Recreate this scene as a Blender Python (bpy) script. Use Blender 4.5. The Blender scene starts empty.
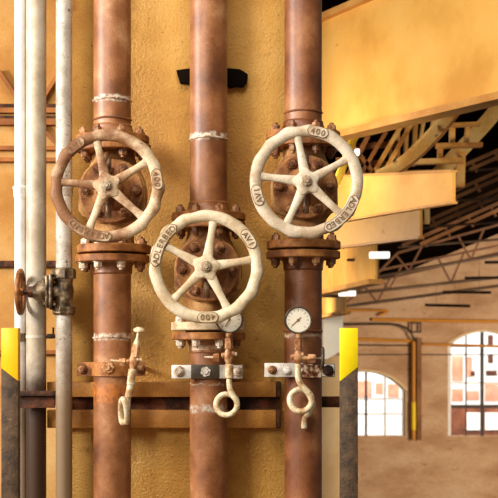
import bpy, bmesh, math, random
from mathutils import Vector, Matrix
random.seed(7)
PI = math.pi
sc = bpy.context.scene
COL = sc.collection
F = 1400.0                 # focal length in pixels of the 498 px frame
CAMY, EYE = -6.2, 1.5
U = 6.2 / F                # metres per pixel in the plane of the pipes (Y = 0)

def P(px, py, d):          # point of the place seen at (px, py), d metres in front of the camera
    return Vector(((px - 249) * d / F, d + CAMY, EYE + (350 - py) * d / F))
def XU(px): return (px - 249) * U
def ZU(py): return EYE + (350 - py) * U

# ------------------------------------------------------------------ materials
def lin(c):
    out = []
    for v in c:
        v /= 255.0
        out.append(v / 12.92 if v <= .04045 else ((v + .055) / 1.055) ** 2.4)
    return (*out, 1)

def mat(name, cols, scale=10, detail=7, rough=.6, metal=0.0, bump=.15, bscale=90, fine=.25, fscale=160,
        specks=None, bands=None, stretch=None, gradx=None, low=None, spec=.4, contrast=(.3, .7)):
    m = bpy.data.materials.new(name); m.use_nodes = True
    nt = m.node_tree; N = nt.nodes; L = nt.links
    b = N['Principled BSDF']
    b.inputs['Roughness'].default_value = rough
    b.inputs['Metallic'].default_value = metal
    b.inputs['Specular IOR Level'].default_value = spec
    tc = N.new('ShaderNodeTexCoord'); oi = N.new('ShaderNodeObjectInfo')
    mul = N.new('ShaderNodeMath'); mul.operation = 'MULTIPLY'; mul.inputs[1].default_value = 37.0
    L.new(oi.outputs['Random'], mul.inputs[0])
    add = N.new('ShaderNodeVectorMath'); add.operation = 'ADD'
    L.new(tc.outputs['Object'], add.inputs[0]); L.new(mul.outputs[0], add.inputs[1])
    vec = add.outputs[0]
    if stretch:
        mp = N.new('ShaderNodeMapping'); mp.inputs['Scale'].default_value = stretch
        L.new(vec, mp.inputs['Vector']); vec = mp.outputs[0]
    def noise(s, d=6, r=.6, v=None):
        n = N.new('ShaderNodeTexNoise'); n.inputs['Scale'].default_value = s
        n.inputs['Detail'].default_value = d; n.inputs['Roughness'].default_value = r
        L.new(v or vec, n.inputs['Vector']); return n.outputs['Fac']
    def math_(op, a, bb=None, cl=False):
        n = N.new('ShaderNodeMath'); n.operation = op; n.use_clamp = cl
        for i, v in enumerate((a, bb)):
            if v is None: continue
            if isinstance(v, (int, float)): n.inputs[i].default_value = v
            else: L.new(v, n.inputs[i])
        return n.outputs[0]
    def rng(v, a, c, o0=0., o1=1.):
        n = N.new('ShaderNodeMapRange'); n.interpolation_type = 'SMOOTHSTEP'
        n.inputs[1].default_value = a; n.inputs[2].default_value = c
        n.inputs[3].default_value = o0; n.inputs[4].default_value = o1
        L.new(v, n.inputs[0]); return n.outputs[0]
    def mix(f, a, c, mode='MIX'):
        n = N.new('ShaderNodeMix'); n.data_type = 'RGBA'; n.blend_type = mode
        if isinstance(f, (int, float)): n.inputs[0].default_value = f
        else: L.new(f, n.inputs[0])
        for i, v in ((6, a), (7, c)):
            if isinstance(v, tuple): n.inputs[i].default_value = v
            else: L.new(v, n.inputs[i])
        return n.outputs[2]
    n1 = noise(scale, detail)
    f = rng(n1, *contrast)
    sep = N.new('ShaderNodeSeparateXYZ'); L.new(tc.outputs['Object'], sep.inputs[0])
    if gradx:                                   # (x0, x1, shift): ramp shifted to browner tones towards one side of the casting
        f = math_('ADD', f, rng(sep.outputs['X'], gradx[0], gradx[1], gradx[2], 0.), True)
    cr = N.new('ShaderNodeValToRGB')
    L.new(f, cr.inputs[0])
    els = cr.color_ramp.elements
    n = len(cols)
    els[0].position = 0; els[0].color = lin(cols[0]); els[1].position = 1; els[1].color = lin(cols[-1])
    for i, c in enumerate(cols[1:-1]):
        e = els.new((i + 1) / (n - 1)); e.color = lin(c)
    c = cr.outputs[0]
    n2 = noise(fscale, 4, .7)
    fv = rng(n2, .25, .75, 1 - fine, 1 + fine)
    comb = N.new('ShaderNodeCombineColor')
    for i in range(3): L.new(fv, comb.inputs[i])
    c = mix(1.0, c, comb.outputs[0], 'MULTIPLY')
    for sp in (specks or []):                   # (colour, scale, threshold, softness)
        n3 = noise(sp[1], 5, .65)
        c = mix(rng(n3, sp[2], sp[2] + sp[3]), c, lin(sp[0]))
    if bands:
        nb = noise(22, 5, .7)
        zz = math_('ADD', sep.outputs['Z'], math_('MULTIPLY', math_('SUBTRACT', nb, .5), .045))
        holes = rng(noise(40, 6, .75), .38, .60)
        for z0, w, colr in bands:
            dz = math_('ABSOLUTE', math_('SUBTRACT', zz, z0))
            k = math_('MULTIPLY', rng(dz, w, w * .35), holes)
            c = mix(k, c, lin(colr))
    if low:                                     # (z0, z1, colour): grime that climbs from below
        zz = math_('ADD', sep.outputs['Z'], math_('MULTIPLY', math_('SUBTRACT', n1, .5), .25))
        c = mix(rng(zz, low[1], low[0]), c, lin(low[2]))
    L.new(c, b.inputs['Base Color'])
    if bump:
        bp = N.new('ShaderNodeBump'); bp.inputs['Strength'].default_value = bump
        bp.inputs['Distance'].default_value = .01
        L.new(noise(bscale, 6, .65), bp.inputs['Height']); L.new(bp.outputs[0], b.inputs['Normal'])
    return m

def emit(name, col, strength):
    m = bpy.data.materials.new(name); m.use_nodes = True
    b = m.node_tree.nodes['Principled BSDF']
    b.inputs['Base Color'].default_value = lin(col)
    b.inputs['Emission Color'].default_value = lin(col)
    b.inputs['Emission Strength'].default_value = strength
    return m

def glass(name):
    m = bpy.data.materials.new(name); m.use_nodes = True
    nt = m.node_tree; nt.nodes.clear()
    o = nt.nodes.new('ShaderNodeOutputMaterial'); t = nt.nodes.new('ShaderNodeBsdfTransparent')
    g = nt.nodes.new('ShaderNodeBsdfGlossy'); g.inputs['Roughness'].default_value = .03
    x = nt.nodes.new('ShaderNodeMixShader'); x.inputs[0].default_value = .06
    t.inputs[0].default_value = (.97, .97, .96, 1)
    nt.links.new(t.outputs[0], x.inputs[1]); nt.links.new(g.outputs[0], x.inputs[2]); nt.links.new(x.outputs[0], o.inputs[0])
    return m

WHITE = (212, 198, 178)
zl = lambda y: ZU(y)
RUST = [(84, 44, 19), (126, 75, 38), (152, 98, 57), (190, 142, 100)]
def pipe_mat(name, bands, cols=RUST, **k):
    return mat(name, cols, scale=5, spec=.5, rough=.45, bump=.12, fine=.30, fscale=260, contrast=(.2, .8), bands=bands,
               specks=[((196, 112, 50), 14, .66, .10), ((84, 40, 18), 60, .66, .06)], **k)
M = {}
M['pipe_l'] = pipe_mat('rusty_steel_left', [(zl(100.5), .017, WHITE), (zl(337), .020, (205, 186, 165)), (zl(393), .06, (188, 110, 44))])
M['pipe_c'] = pipe_mat('rusty_steel_middle', [(zl(138), .022, WHITE), (zl(348), .014, (190, 165, 138)), (zl(408), .024, (190, 178, 160)), (zl(384), .006, (190, 165, 138))])
M['pipe_r'] = pipe_mat('rusty_steel_right', [(zl(336), .010, (190, 165, 140))], cols=[(80, 39, 16), (112, 62, 31), (134, 80, 44), (168, 114, 72)])
M['flange'] = mat('rust_brown_flange', [(100, 55, 21), (148, 90, 39), (176, 118, 60)], scale=14, rough=.6, bump=.2, fine=.22)
M['flange_pale'] = mat('pale_worn_flange', [(150, 105, 66), (205, 178, 140), (222, 200, 168)], scale=9, rough=.6, bump=.2)
M['body'] = mat('rusty_cast_iron', [(106, 64, 28), (160, 110, 58), (192, 148, 90)], scale=9, rough=.7, bump=.3, bscale=60, fine=.25,
                specks=[((190, 128, 70), 30, .62, .08)])
M['bonnet'] = mat('red_rust_casting', [(92, 50, 20), (140, 86, 42), (172, 120, 68)], scale=12, rough=.65, bump=.3, bscale=70,
                  specks=[((56, 24, 10), 40, .62, .07)])
M['bolt'] = mat('rusted_bolt', [(74, 38, 16), (126, 76, 38), (178, 130, 86)], scale=30, rough=.5, bump=.3)
M['bolt_light'] = mat('bare_steel_bolt', [(150, 110, 80), (205, 185, 160), (228, 215, 198)], scale=40, rough=.4, bump=.2)
M['stem'] = mat('dull_steel_stem', [(90, 60, 40), (150, 120, 90)], scale=30, rough=.45, metal=.4)
M['nut'] = mat('grey_hub_nut', [(140, 112, 84), (190, 172, 146)], scale=60, rough=.45, metal=.3)
RS = [((170, 128, 84), 18, .60, .14), ((130, 86, 50), 60, .68, .05)]
M['wheel_l'] = mat('worn_brown_wheel_paint', [(128, 84, 50), (168, 132, 98), (200, 174, 140), (208, 188, 158)], scale=9, rough=.55, bump=.2,
                   gradx=(-.26, .2, -.7), specks=[((120, 76, 44), 40, .64, .08)])
M['wheel_c'] = mat('cream_wheel_paint', [(176, 148, 110), (204, 184, 152), (220, 204, 176)], scale=11, rough=.5, bump=.2, fine=.12, specks=RS)
M['wheel_r'] = mat('greyish_wheel_paint', [(174, 148, 118), (200, 182, 156), (216, 200, 178)], scale=11, rough=.5, bump=.2, fine=.14,
                   specks=[((156, 120, 84), 14, .58, .16), ((120, 78, 46), 60, .67, .05)])
M['grime'] = mat('dark_grime', [(92, 64, 38), (140, 108, 76)], scale=50, rough=.8)
M['pipe_white'] = mat('white_pipe_paint', [(196, 192, 188), (214, 210, 207), (222, 219, 216)], scale=8, rough=.45, bump=.06, fine=.06,
                      specks=[((160, 120, 80), 40, .72, .04)], low=(ZU(400), ZU(330), (150, 128, 104)))
M['pipe_grey'] = mat('grey_pipe_paint', [(152, 134, 110), (176, 160, 138), (190, 178, 160)], scale=6, rough=.42, bump=.06, fine=.1,
                     specks=[((130, 92, 58), 50, .71, .04)], low=(ZU(396), ZU(350), (58, 38, 24)))
M['pipe_spot'] = mat('spotted_pipe_paint', [(152, 140, 124), (182, 172, 158), (196, 188, 176)], scale=10, rough=.45, bump=.15, fine=.18,
                     specks=[((120, 92, 62), 60, .60, .06), ((92, 66, 40), 26, .63, .06)], low=(ZU(420), ZU(300), (122, 98, 72)))
M['brass'] = mat('tarnished_bronze', [(42, 30, 19), (96, 75, 51), (160, 140, 112)], scale=24, rough=.35, metal=.35, bump=.4, bscale=50)
M['wheel_edge'] = mat('rusty_small_wheel', [(96, 52, 18), (160, 100, 44)], scale=30, rough=.5)
M['cock'] = mat('pinkish_bronze', [(128, 72, 38), (176, 122, 78), (208, 168, 124)], scale=34, rough=.4, metal=.15, bump=.25)
M['siphon'] = mat('cream_tube_paint', [(158, 116, 70), (206, 184, 146), (226, 212, 184)], scale=20, rough=.4, bump=.15,
                  specks=[((150, 98, 50), 30, .60, .1)])
M['silver'] = mat('silver_paint', [(186, 170, 152), (218, 210, 200), (228, 222, 214)], scale=16, rough=.4, bump=.15, fine=.1,
                  specks=[((130, 74, 36), 26, .62, .06)])
M['dark_plate'] = mat('dark_steel_plate', [(50, 40, 28), (84, 70, 52)], scale=20, rough=.5, bump=.1)
M['dial'] = mat('white_dial', [(244, 234, 212), (250, 242, 224)], scale=6, rough=.4, bump=0, fine=.03)
M['black'] = mat('black_enamel', [(26, 20, 16), (44, 34, 26)], scale=20, rough=.35, bump=.05)
M['black_matt'] = mat('sooty_black', [(16, 12, 9), (28, 20, 14)], scale=4, rough=.95, bump=0, spec=.05)
M['bezel'] = mat('worn_bezel', [(50, 38, 28), (120, 104, 86)], scale=30, rough=.35, metal=.4)
M['gold'] = mat('dull_brass_needle', [(120, 84, 40), (150, 110, 60)], scale=30, rough=.4)
M['plate'] = mat('ochre_wall_paint', [(184, 126, 50), (212, 156, 70), (224, 172, 90)], scale=1.6, detail=9, rough=.45, bump=.9, bscale=75, fine=.13, fscale=170,
                 specks=[((112, 62, 20), 34, .67, .02), ((140, 84, 32), 75, .66, .05), ((160, 100, 38), 7, .60, .2)])
M['rail'] = mat('ochre_rail_paint', [(170, 108, 44), (200, 138, 62)], scale=6, rough=.5, bump=.2, specks=[((110, 64, 26), 20, .64, .08)])
M['rust_dark'] = mat('dark_rust', [(26, 14, 7), (66, 34, 15), (108, 58, 26)], scale=16, rough=.8, bump=.4)
M['yellow_l'] = mat('amber_hazard_paint', [(246, 178, 4), (252, 188, 10)], scale=10, rough=.4, bump=.04, fine=.05)
M['yellow_r'] = mat('yellow_hazard_paint', [(246, 214, 6), (252, 224, 14)], scale=10, rough=.4, bump=.04, fine=.04)
M['hazard_black'] = mat('scuffed_black_paint', [(52, 36, 22), (92, 68, 44)], scale=22, rough=.6, bump=.3, specks=[((130, 100, 66), 60, .64, .05)])
M['girder'] = mat('amber_girder_paint', [(216, 152, 66), (234, 174, 84), (240, 186, 100)], scale=1.2, detail=6, rough=.5, bump=.05, fine=.05,
                  specks=[((150, 84, 30), 3.2, .66, .1)])
M['flangeedge'] = mat('girder_edge_paint', [(190, 126, 58), (218, 160, 86)], scale=3, rough=.5, bump=.05)  # the girder paint again, darkened because the flanges catch less light
M['lattice'] = mat('ochre_lattice_paint', [(150, 92, 34), (206, 148, 70), (228, 184, 112)], scale=3, rough=.5, bump=.1)
M['lattice_pale'] = mat('pale_lattice_paint', [(206, 146, 70), (232, 186, 108), (240, 204, 138)], scale=3, rough=.5, bump=.1, specks=[((150, 96, 44), 6, .60, .08)])
M['lattice_dark'] = mat('brown_timber', [(96, 54, 20), (150, 92, 40)], scale=4, rough=.7)
M['truss'] = mat('brown_truss_steel', [(104, 62, 28), (158, 102, 54)], scale=1, rough=.7, bump=0)
M['truss_far'] = mat('umber_truss_steel', [(84, 50, 26), (112, 70, 38)], scale=1, rough=.7, bump=0)
M['rod'] = mat('grey_tie_rod', [(58, 38, 24), (96, 70, 48)], scale=.6, rough=.6, bump=0)
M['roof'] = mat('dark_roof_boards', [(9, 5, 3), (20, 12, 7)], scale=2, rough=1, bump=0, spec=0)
M['far_wall'] = mat('tan_brick_wall', [(174, 128, 90), (198, 154, 116), (208, 168, 132)], scale=.35, detail=8, rough=.9, bump=0, fine=.12, fscale=6,
                    stretch=(1, 1, 2.4), specks=[((150, 104, 68), .9, .60, .12)])
M['arch'] = mat('pale_arch_bricks', [(214, 172, 120), (232, 198, 150)], scale=1, rough=.9, bump=0)
M['gas'] = mat('orange_pipe_paint', [(190, 118, 20), (214, 140, 34)], scale=1, rough=.5, bump=0)
M['gas_bright'] = mat('bright_yellow_paint', [(246, 196, 10), (252, 206, 20)], scale=1, rough=.5, bump=0)
M['dark_iron'] = mat('dark_iron', [(40, 26, 16), (70, 46, 28)], scale=2, rough=.6, bump=0)
M['wall_left'] = mat('ochre_plaster', [(172, 112, 48), (196, 142, 74), (212, 166, 104)], scale=1.4, rough=.9, bump=.1, specks=[((180, 112, 48), 4, .58, .12)])
M['timber'] = mat('orange_brown_timber', [(128, 70, 24), (180, 108, 44)], scale=5, rough=.7)
M['frame_white'] = mat('white_window_frame', [(226, 220, 212), (238, 232, 226)], scale=2, rough=.5, bump=0)
M['frame_dark'] = mat('dark_window_bars', [(44, 30, 22), (72, 52, 38)], scale=2, rough=.6, bump=0)
M['facade'] = mat('white_render', [(228, 224, 220), (244, 240, 236)], scale=.4, rough=.9, bump=0)
M['brick_out'] = mat('salmon_brick', [(212, 138, 106), (232, 172, 144)], scale=1.2, rough=.9, bump=0)
M['brick_dark'] = mat('dark_brick', [(70, 34, 18), (130, 72, 44)], scale=1.2, rough=.9, bump=0)
M['floor'] = mat('grey_floor', [(96, 78, 58), (130, 108, 84)], scale=1, rough=.8)
M['panel_white'] = mat('pale_panel', [(246, 236, 220), (252, 246, 234)], scale=2, rough=.6, bump=0)
M['tube'] = mat('lemon_tube_paint', [(244, 196, 40), (250, 212, 70)], scale=3, rough=.4, bump=0)
M['lamp'] = emit('lit_lamp_tube', (255, 248, 232), 1.2)
M['glass'] = glass('window_glass')

# ------------------------------------------------------------------ mesh helpers
def BM(): return bmesh.new()
def add_verts(bm, pts): return [bm.verts.new(p) for p in pts]
def loft(bm, rings, closed=True, cap=True):
    rs = [add_verts(bm, r) for r in rings]
    n = len(rs[0])
    for a, b in zip(rs, rs[1:]):
        for i in range(n if closed else n - 1):
            j = (i + 1) % n
            bm.faces.new((a[i], a[j], b[j], b[i]))
    if cap and closed:
        bm.faces.new(rs[0][::-1]); bm.faces.new(rs[-1])
    return rs
def frame(axis):
    a = Vector(axis).normalized()
    h = Vector((0, 0, 1)) if abs(a.z) < .9 else Vector((1, 0, 0))
    x = a.cross(h).normalized(); y = a.cross(x).normalized()
    return a, x, y
def lathe(bm, prof, origin=(0, 0, 0), axis=(0, 0, 1), n=32, cap=True):     # prof: (radius, distance along axis)
    a, x, y = frame(axis); o = Vector(origin)
    rings = [[o + a * h + (x * math.cos(2 * PI * i / n) + y * math.sin(2 * PI * i / n)) * max(r, 1e-5) for i in range(n)] for r, h in prof]
    loft(bm, rings, cap=cap)
def cyl(bm, p0, p1, r, n=20, r1=None, bev=0):
    p0, p1 = Vector(p0), Vector(p1); h = (p1 - p0).length
    r1 = r if r1 is None else r1
    prof = [(r, 0), (r1, h)] if not bev else [(r - bev, 0), (r, bev), (r1, h - bev), (r1 - bev, h)]
    lathe(bm, prof, p0, p1 - p0, n)
def hexa(bm, c, axis, r, h, n=6, rot=0):               # chamfered nut or bolt head
    a, x, y = frame(axis); o = Vector(c)
    rings = []
    for rr, hh in ((r, 0), (r, h * .75), (r * .86, h)):
        rings.append([o + a * hh + (x * math.cos(2 * PI * i / n + rot) + y * math.sin(2 * PI * i / n + rot)) * rr for i in range(n)])
    loft(bm, rings)
def tube(bm, pts, r, n=14, closed=False, rr=None):
    pts = [Vector(p) for p in pts]; m = len(pts); rings = []
    prev = None
    for i, p in enumerate(pts):
        a = pts[(i - 1) % m] if closed or i > 0 else p
        b = pts[(i + 1) % m] if closed or i < m - 1 else p
        t = (b - a).normalized()
        if prev is None: _, x, _y = frame(t)
        else: x = (prev - t * prev.dot(t)).normalized()
        prev = x; y = t.cross(x)
        q = rr[i] if rr else r
        rings.append([p + (x * math.cos(2 * PI * k / n) + y * math.sin(2 * PI * k / n)) * q for k in range(n)])
    if closed: rings.append(rings[0])
    loft(bm, rings, cap=not closed)
    if closed: bmesh.ops.remove_doubles(bm, verts=bm.verts, dist=1e-6)
def smooth_path(pts, k=6):
    pts = [Vector(p) for p in pts]; out = []
    for i in range(len(pts) - 1):
        p0 = pts[max(i - 1, 0)]; p1 = pts[i]; p2 = pts[i + 1]; p3 = pts[min(i + 2, len(pts) - 1)]
        for j in range(k):
            t = j / k
            out.append(.5 * ((2 * p1) + (p2 - p0) * t + (2 * p0 - 5 * p1 + 4 * p2 - p3) * t * t + (3 * p1 - p0 - 3 * p2 + p3) * t ** 3))
    return out + [pts[-1]]
def box(bm, c, s, bev=0, rot=None):
    r = bmesh.ops.create_cube(bm, size=1)
    vs = r['verts']
    mtx = Matrix.Translation(Vector(c)) @ (rot.to_4x4() if rot else Matrix()) @ Matrix.Diagonal((*s, 1))
    bmesh.ops.transform(bm, matrix=mtx, verts=vs)
    if bev:
        es = list({e for v in vs for e in v.link_edges})
        bmesh.ops.bevel(bm, geom=es, offset=bev, segments=2, affect='EDGES', profile=.5)
def bar(bm, a, b, w, t):                                # rectangular bar; w across in the facing plane, t in depth
    a, b = Vector(a), Vector(b); d = (b - a).normalized()
    y = Vector((0, 1, 0)); y = (y - d * y.dot(d)).normalized(); x = d.cross(y)
    rings = [[p + x * sx * w / 2 + y * sy * t / 2 for sx, sy in ((-1, -1), (1, -1), (1, 1), (-1, 1))] for p in (a, b)]
    loft(bm, rings)
def prism(bm, pts, thick, bev=0):                       # polygon in XZ at its own depth, thickened away from the camera
    fr = [Vector(p) for p in pts]; bk = [p + Vector((0, thick, 0)) for p in fr]
    a = add_verts(bm, fr); b = add_verts(bm, bk); n = len(a)
    bm.faces.new(a); bm.faces.new(b[::-1])
    for i in range(n): bm.faces.new((a[i], b[i], b[(i + 1) % n], a[(i + 1) % n]))
    if bev:
        bmesh.ops.recalc_face_normals(bm, faces=bm.faces)
        bmesh.ops.bevel(bm, geom=list(bm.edges), offset=bev, segments=2, affect='EDGES', profile=.5)

def obj(name, bm, m, parent=None, loc=None, angle=35):
    bmesh.ops.recalc_face_normals(bm, faces=bm.faces)
    me = bpy.data.meshes.new(name); bm.to_mesh(me); bm.free()
    for p in me.polygons: p.use_smooth = True
    me.set_sharp_from_angle(angle=math.radians(angle))
    me.materials.append(m)
    o = bpy.data.objects.new(name, me); COL.objects.link(o)
    if parent: o.parent = parent
    if loc is not None: o.location = loc
    return o
def tag(o, label, cat, group=None):
    o['label'] = label; o['category'] = cat
    if group: o['group'] = group
    return o
def thing(name, label, cat, loc=(0, 0, 0), group=None):
    o = bpy.data.objects.new(name, None); COL.objects.link(o); o.location = loc
    o.empty_display_size = .05
    return tag(o, label, cat, group)
def struct(name, bm, m, parent=None):
    o = obj(name, bm, m, parent)
    if parent is None: o['kind'] = 'structure'
    return o
def copy_part(o, parent, loc=None, rot=None, m=None):
    c = o.copy(); COL.objects.link(c); c.parent = parent
    if loc is not None: c.location = loc
    if rot is not None: c.rotation_euler = rot
    if m:
        c.data = o.data.copy(); c.data.materials[0] = m
    return c

# ------------------------------------------------------------------ setting: wall plate, floors, hall shell
bm = BM()
a, b_ = P(62, -30, 6.43), P(317, 520, 6.43)
box(bm, ((a.x + b_.x) / 2, a.y + .02, (a.z + 0) / 2), (b_.x - a.x, .04, a.z), .004)
struct('wall_back', bm, M['plate'])

bm = BM(); box(bm, (0, -3.0, -.05), (9, 9.0, .1)); struct('floor', bm, M['floor'])
bm = BM(); box(bm, (10, 33, -7.05), (60, 63, .1)); struct('floor_hall', bm, M['floor'])

# ochre wall far left, with timbers
bm = BM()
a = P(-80, -30, 9.6); b_ = P(130, 500, 9.6)
box(bm, ((a.x + b_.x) / 2, a.y + .1, (a.z) / 2), (b_.x - a.x, .2, a.z)); struct('wall_left', bm, M['wall_left'])

# far brick wall with two arched openings
DW = 69.0
W1 = dict(cx=364, half=41, spring=390, apex=371, sill=436)
W2 = dict(cx=484, half=36, spring=345.5, apex=331, sill=436)
def arch_pts(w, grow=0, n=18, d=DW, bottom=None):       # outline of an opening, from lower left over the arch to lower right
    h = w['half'] + grow; rise = w['spring'] - w['apex'] + grow * .4
    sp = w['spring']
    R = (h * h + rise * rise) / (2 * rise); a0 = math.asin(min(1, h / R))
    cy = sp - rise + R
    pts = [(w['cx'] - h, bottom or w['sill'])]
    for i in range(n + 1):
        t = -a0 + 2 * a0 * i / n
        pts.append((w['cx'] + R * math.sin(t), cy - R * math.cos(t)))
    pts.append((w['cx'] + h, bottom or w['sill']))
    return [P(x, y, d) for x, y in pts]
bm = BM()
ZT, ZB = P(0, 150, DW).z, -7.0
XL, XR = P(150, 0, DW).x, P(760, 0, DW).x
def wall_piece(x0, x1, w=None):
    if w is None:
        prism(bm, [(x0, DW + CAMY, ZB), (x1, DW + CAMY, ZB), (x1, DW + CAMY, ZT), (x0, DW + CAMY, ZT)], .6); return
    ap = arch_pts(w)
    prism(bm, [(x0, DW + CAMY, ZT)] + ap[1:-1] + [(x1, DW + CAMY, ZT)], .6)
    prism(bm, [(x0, DW + CAMY, ap[0].z), (x1, DW + CAMY, ap[0].z), (x1, DW + CAMY, ZB), (x0, DW + CAMY, ZB)], .6)
xs = [XL] + [P(w['cx'] + s * w['half'], 0, DW).x for w in (W1, W2) for s in (-1, 1)] + [XR]
wall_piece(xs[0], xs[1]); wall_piece(xs[1], xs[2], W1); wall_piece(xs[2], xs[3]); wall_piece(xs[3], xs[4], W2); wall_piece(xs[4], xs[5])
struct('wall_far', bm, M['far_wall'])

def window(n, w, bars_v, bars_h, thick):
    root = thing('window_%d' % n, '', 'window'); del root['label']; del root['category']
    root['kind'] = 'structure'
    fr = BM()                                           # frame strip that follows the opening
    o_, i_ = arch_pts(w, 0, d=DW + .15), arch_pts(w, -3, d=DW + .15)
    for q in range(len(o_) - 1):
        prism(fr, [o_[q], o_[q + 1], i_[q + 1], i_[q]], .15)
    obj('frame', fr, M['frame_white'], root)
    for (x, wd, mm) in bars_v:
        bb = BM(); R = w['apex'] + 1.2
        # top of the bar follows the arch
        h = w['half']; rise = w['spring'] - w['apex']; Rr = (h * h + rise * rise) / (2 * rise)
        ytop = w['apex'] + Rr - math.sqrt(max(Rr * Rr - (x - w['cx']) ** 2, 0))
        bar(bb, P(x, ytop + 1, DW + .2), P(x, w['sill'], DW + .2), wd * DW / F, .12)
        obj('mullion', bb, M[mm], root)
    for (y, wd, mm) in bars_h:
        bb = BM(); bar(bb, P(w['cx'] - w['half'] + 1, y, DW + .22), P(w['cx'] + w['half'] - 1, y, DW + .22), wd * DW / F, .1)
        obj('transom', bb, M[mm], root)
    gp = BM(); prism(gp, arch_pts(w, -1, d=DW + .27), .02); obj('pane', gp, M['glass'], root)
    su = BM(); o_, i_ = arch_pts(w, 4, d=DW - .08, bottom=w['sill']), arch_pts(w, -.2, d=DW - .08)
    for q in range(1, len(o_) - 2): prism(su, [o_[q], o_[q + 1], i_[q + 1], i_[q]], .12)
    obj('arch_surround', su, M['arch'], root)
window(1, W1, [(366, 2.2, 'frame_dark'), (342, 2.2, 'frame_dark'), (385, 2.0, 'frame_white')], [(399, 1.6, 'frame_white'), (414, 1.4, 'frame_white')], 1)
window(2, W2, [(482, 3.2, 'frame_dark'), (466, 1.2, 'frame_dark'), (501, 1.2, 'frame_dark')], [(346.5, 1.2, 'frame_dark'), (383, 1.5, 'frame_white'), (406.5, 3.4, 'frame_dark')], 1)

# roof over the hall, one folded underside
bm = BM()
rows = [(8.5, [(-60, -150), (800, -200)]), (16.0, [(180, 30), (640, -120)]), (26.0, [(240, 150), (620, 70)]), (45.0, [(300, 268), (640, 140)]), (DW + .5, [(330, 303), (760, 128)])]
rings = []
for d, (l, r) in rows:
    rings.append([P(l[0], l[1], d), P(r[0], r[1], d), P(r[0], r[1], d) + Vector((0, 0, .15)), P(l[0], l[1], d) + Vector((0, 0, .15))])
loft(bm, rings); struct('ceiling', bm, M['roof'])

# ------------------------------------------------------------------ the far side of the hall
def build_facade():
    d = 92.0
    r = thing('office_building', 'white building with salmon brick panels seen outside the arched windows', 'building', (0, 0, 0))
    b = BM(); a, c = P(250, 250, d), P(640, 520, d)
    box(b, ((a.x + c.x) / 2, a.y + 2, (a.z + c.z) / 2), (c.x - a.x, 4, a.z - c.z)); obj('wall', b, M['facade'], r)
    for (x0, y0, x1, y1) in [(352, 381, 372, 397), (388, 384, 399, 397), (330, 383, 345, 398), (452, 356, 463, 381), (467, 357, 472, 377), (452, 389, 463, 401), (467, 391, 479, 400), (485, 384, 500, 401), (376, 383, 383, 394)]:
        b = BM(); p, q = P(x0, y0, d - .1), P(x1, y1, d - .1)
        box(b, ((p.x + q.x) / 2, p.y + .1, (p.z + q.z) / 2), (q.x - p.x, .2, p.z - q.z), .03); obj('brick_panel', b, M['brick_out'], r)
    for (x0, y0, x1, y1) in [(488, 335, 493, 345), (488, 354, 493, 363), (470, 371, 475, 376), (486, 370.5, 497, 375.5)]:
        b = BM(); p, q = P(x0, y0, d - .1), P(x1, y1, d - .1)
        box(b, ((p.x + q.x) / 2, p.y + .1, (p.z + q.z) / 2), (q.x - p.x, .2, p.z - q.z), .03); obj('window', b, M['brick_dark'], r)
    d = 86.0
    r = thing('yard_wall', 'low dark brick wall with white capped bays outside the right arched window', 'wall', (0, 0, 0))
    b = BM(); p, q = P(436, 405, d), P(540, 520, d)
    box(b, ((p.x + q.x) / 2, p.y + .2, (p.z + q.z) / 2), (q.x - p.x, .4, p.z - q.z)); obj('brickwork', b, M['brick_dark'], r)
    for (x0, x1) in [(466, 480), (485, 500)]:
        b = BM(); p, q = P(x0, 412.5, d - .06), P(x1, 430, d - .06)
        box(b, ((p.x + q.x) / 2, p.y, (p.z + q.z) / 2), (q.x - p.x, .1, p.z - q.z)); obj('white_bay', b, M['frame_white'], r)
build_facade()

def pipe_line(name, label, pts, w, m, d, cat='pipe', group=None):
    b = BM(); tube(b, smooth_path([P(x, y, d) for x, y in pts], 4) if len(pts) > 2 else [P(x, y, d) for x, y in pts], w * d / F / 2, 10)
    return tag(obj(name, b, m), label, cat, group)
dw = DW - .16
pipe_line('gas_pipe', 'orange pipe running level above the right arched window on the brick wall', [(372, 319.5), (430, 320.5), (540, 322)], 3.4, M['gas'], dw)
pipe_line('gas_pipe', 'orange pipe that runs level just above the left arched window', [(340, 338.5), (414, 341)], 3.2, M['gas'], dw)
pipe_line('gas_pipe', 'short bent orange pipe beside the stepped girder ends', [(340, 310), (384, 310.5), (386, 312), (379, 315.5)], 2.6, M['gas'], dw - .1)
pipe_line('gas_pipe', 'orange pipe crossing the head of the right arched window', [(423, 344), (540, 347.5)], 2.6, M['gas'], dw - .1)
pipe_line('conduit', 'dark conduit bending down to the wall post', [(338, 324.5), (380, 324), (398, 325), (409, 330), (413, 337), (417, 342)], 2.2, M['dark_iron'], dw - .3)
pipe_line('conduit', 'thin dark conduit level with the top of the left arched window', [(340, 345), (411, 345.5)], 1.4, M['dark_iron'], dw)
pipe_line('wire', 'thin dark wire strung across both arched windows', [(338, 354.5), (540, 354.8)], 1.0, M['dark_iron'], dw, 'wire')
r = thing('wall_post', 'orange and dark upright pair between the two arched windows', 'post', P(416, 0, dw - .2) * Vector((1, 1, 0)).x if False else (0, 0, 0))
b = BM(); cyl(b, P(413.6, 341, dw - .15), P(413.6, 440, dw - .15), 2.0 * DW / F); obj('orange_pipe', b, M['gas'], r)
b = BM(); cyl(b, P(413.6, 402, dw - .17), P(413.6, 430, dw - .17), 2.25 * DW / F); obj('yellow_sleeve', b, M['gas_bright'], r)
b = BM(); bar(b, P(419, 338, dw - .1), P(419, 440, dw - .1), 4.4 * DW / F, .25); obj('dark_channel', b, M['truss'], r)
b = BM()
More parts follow.
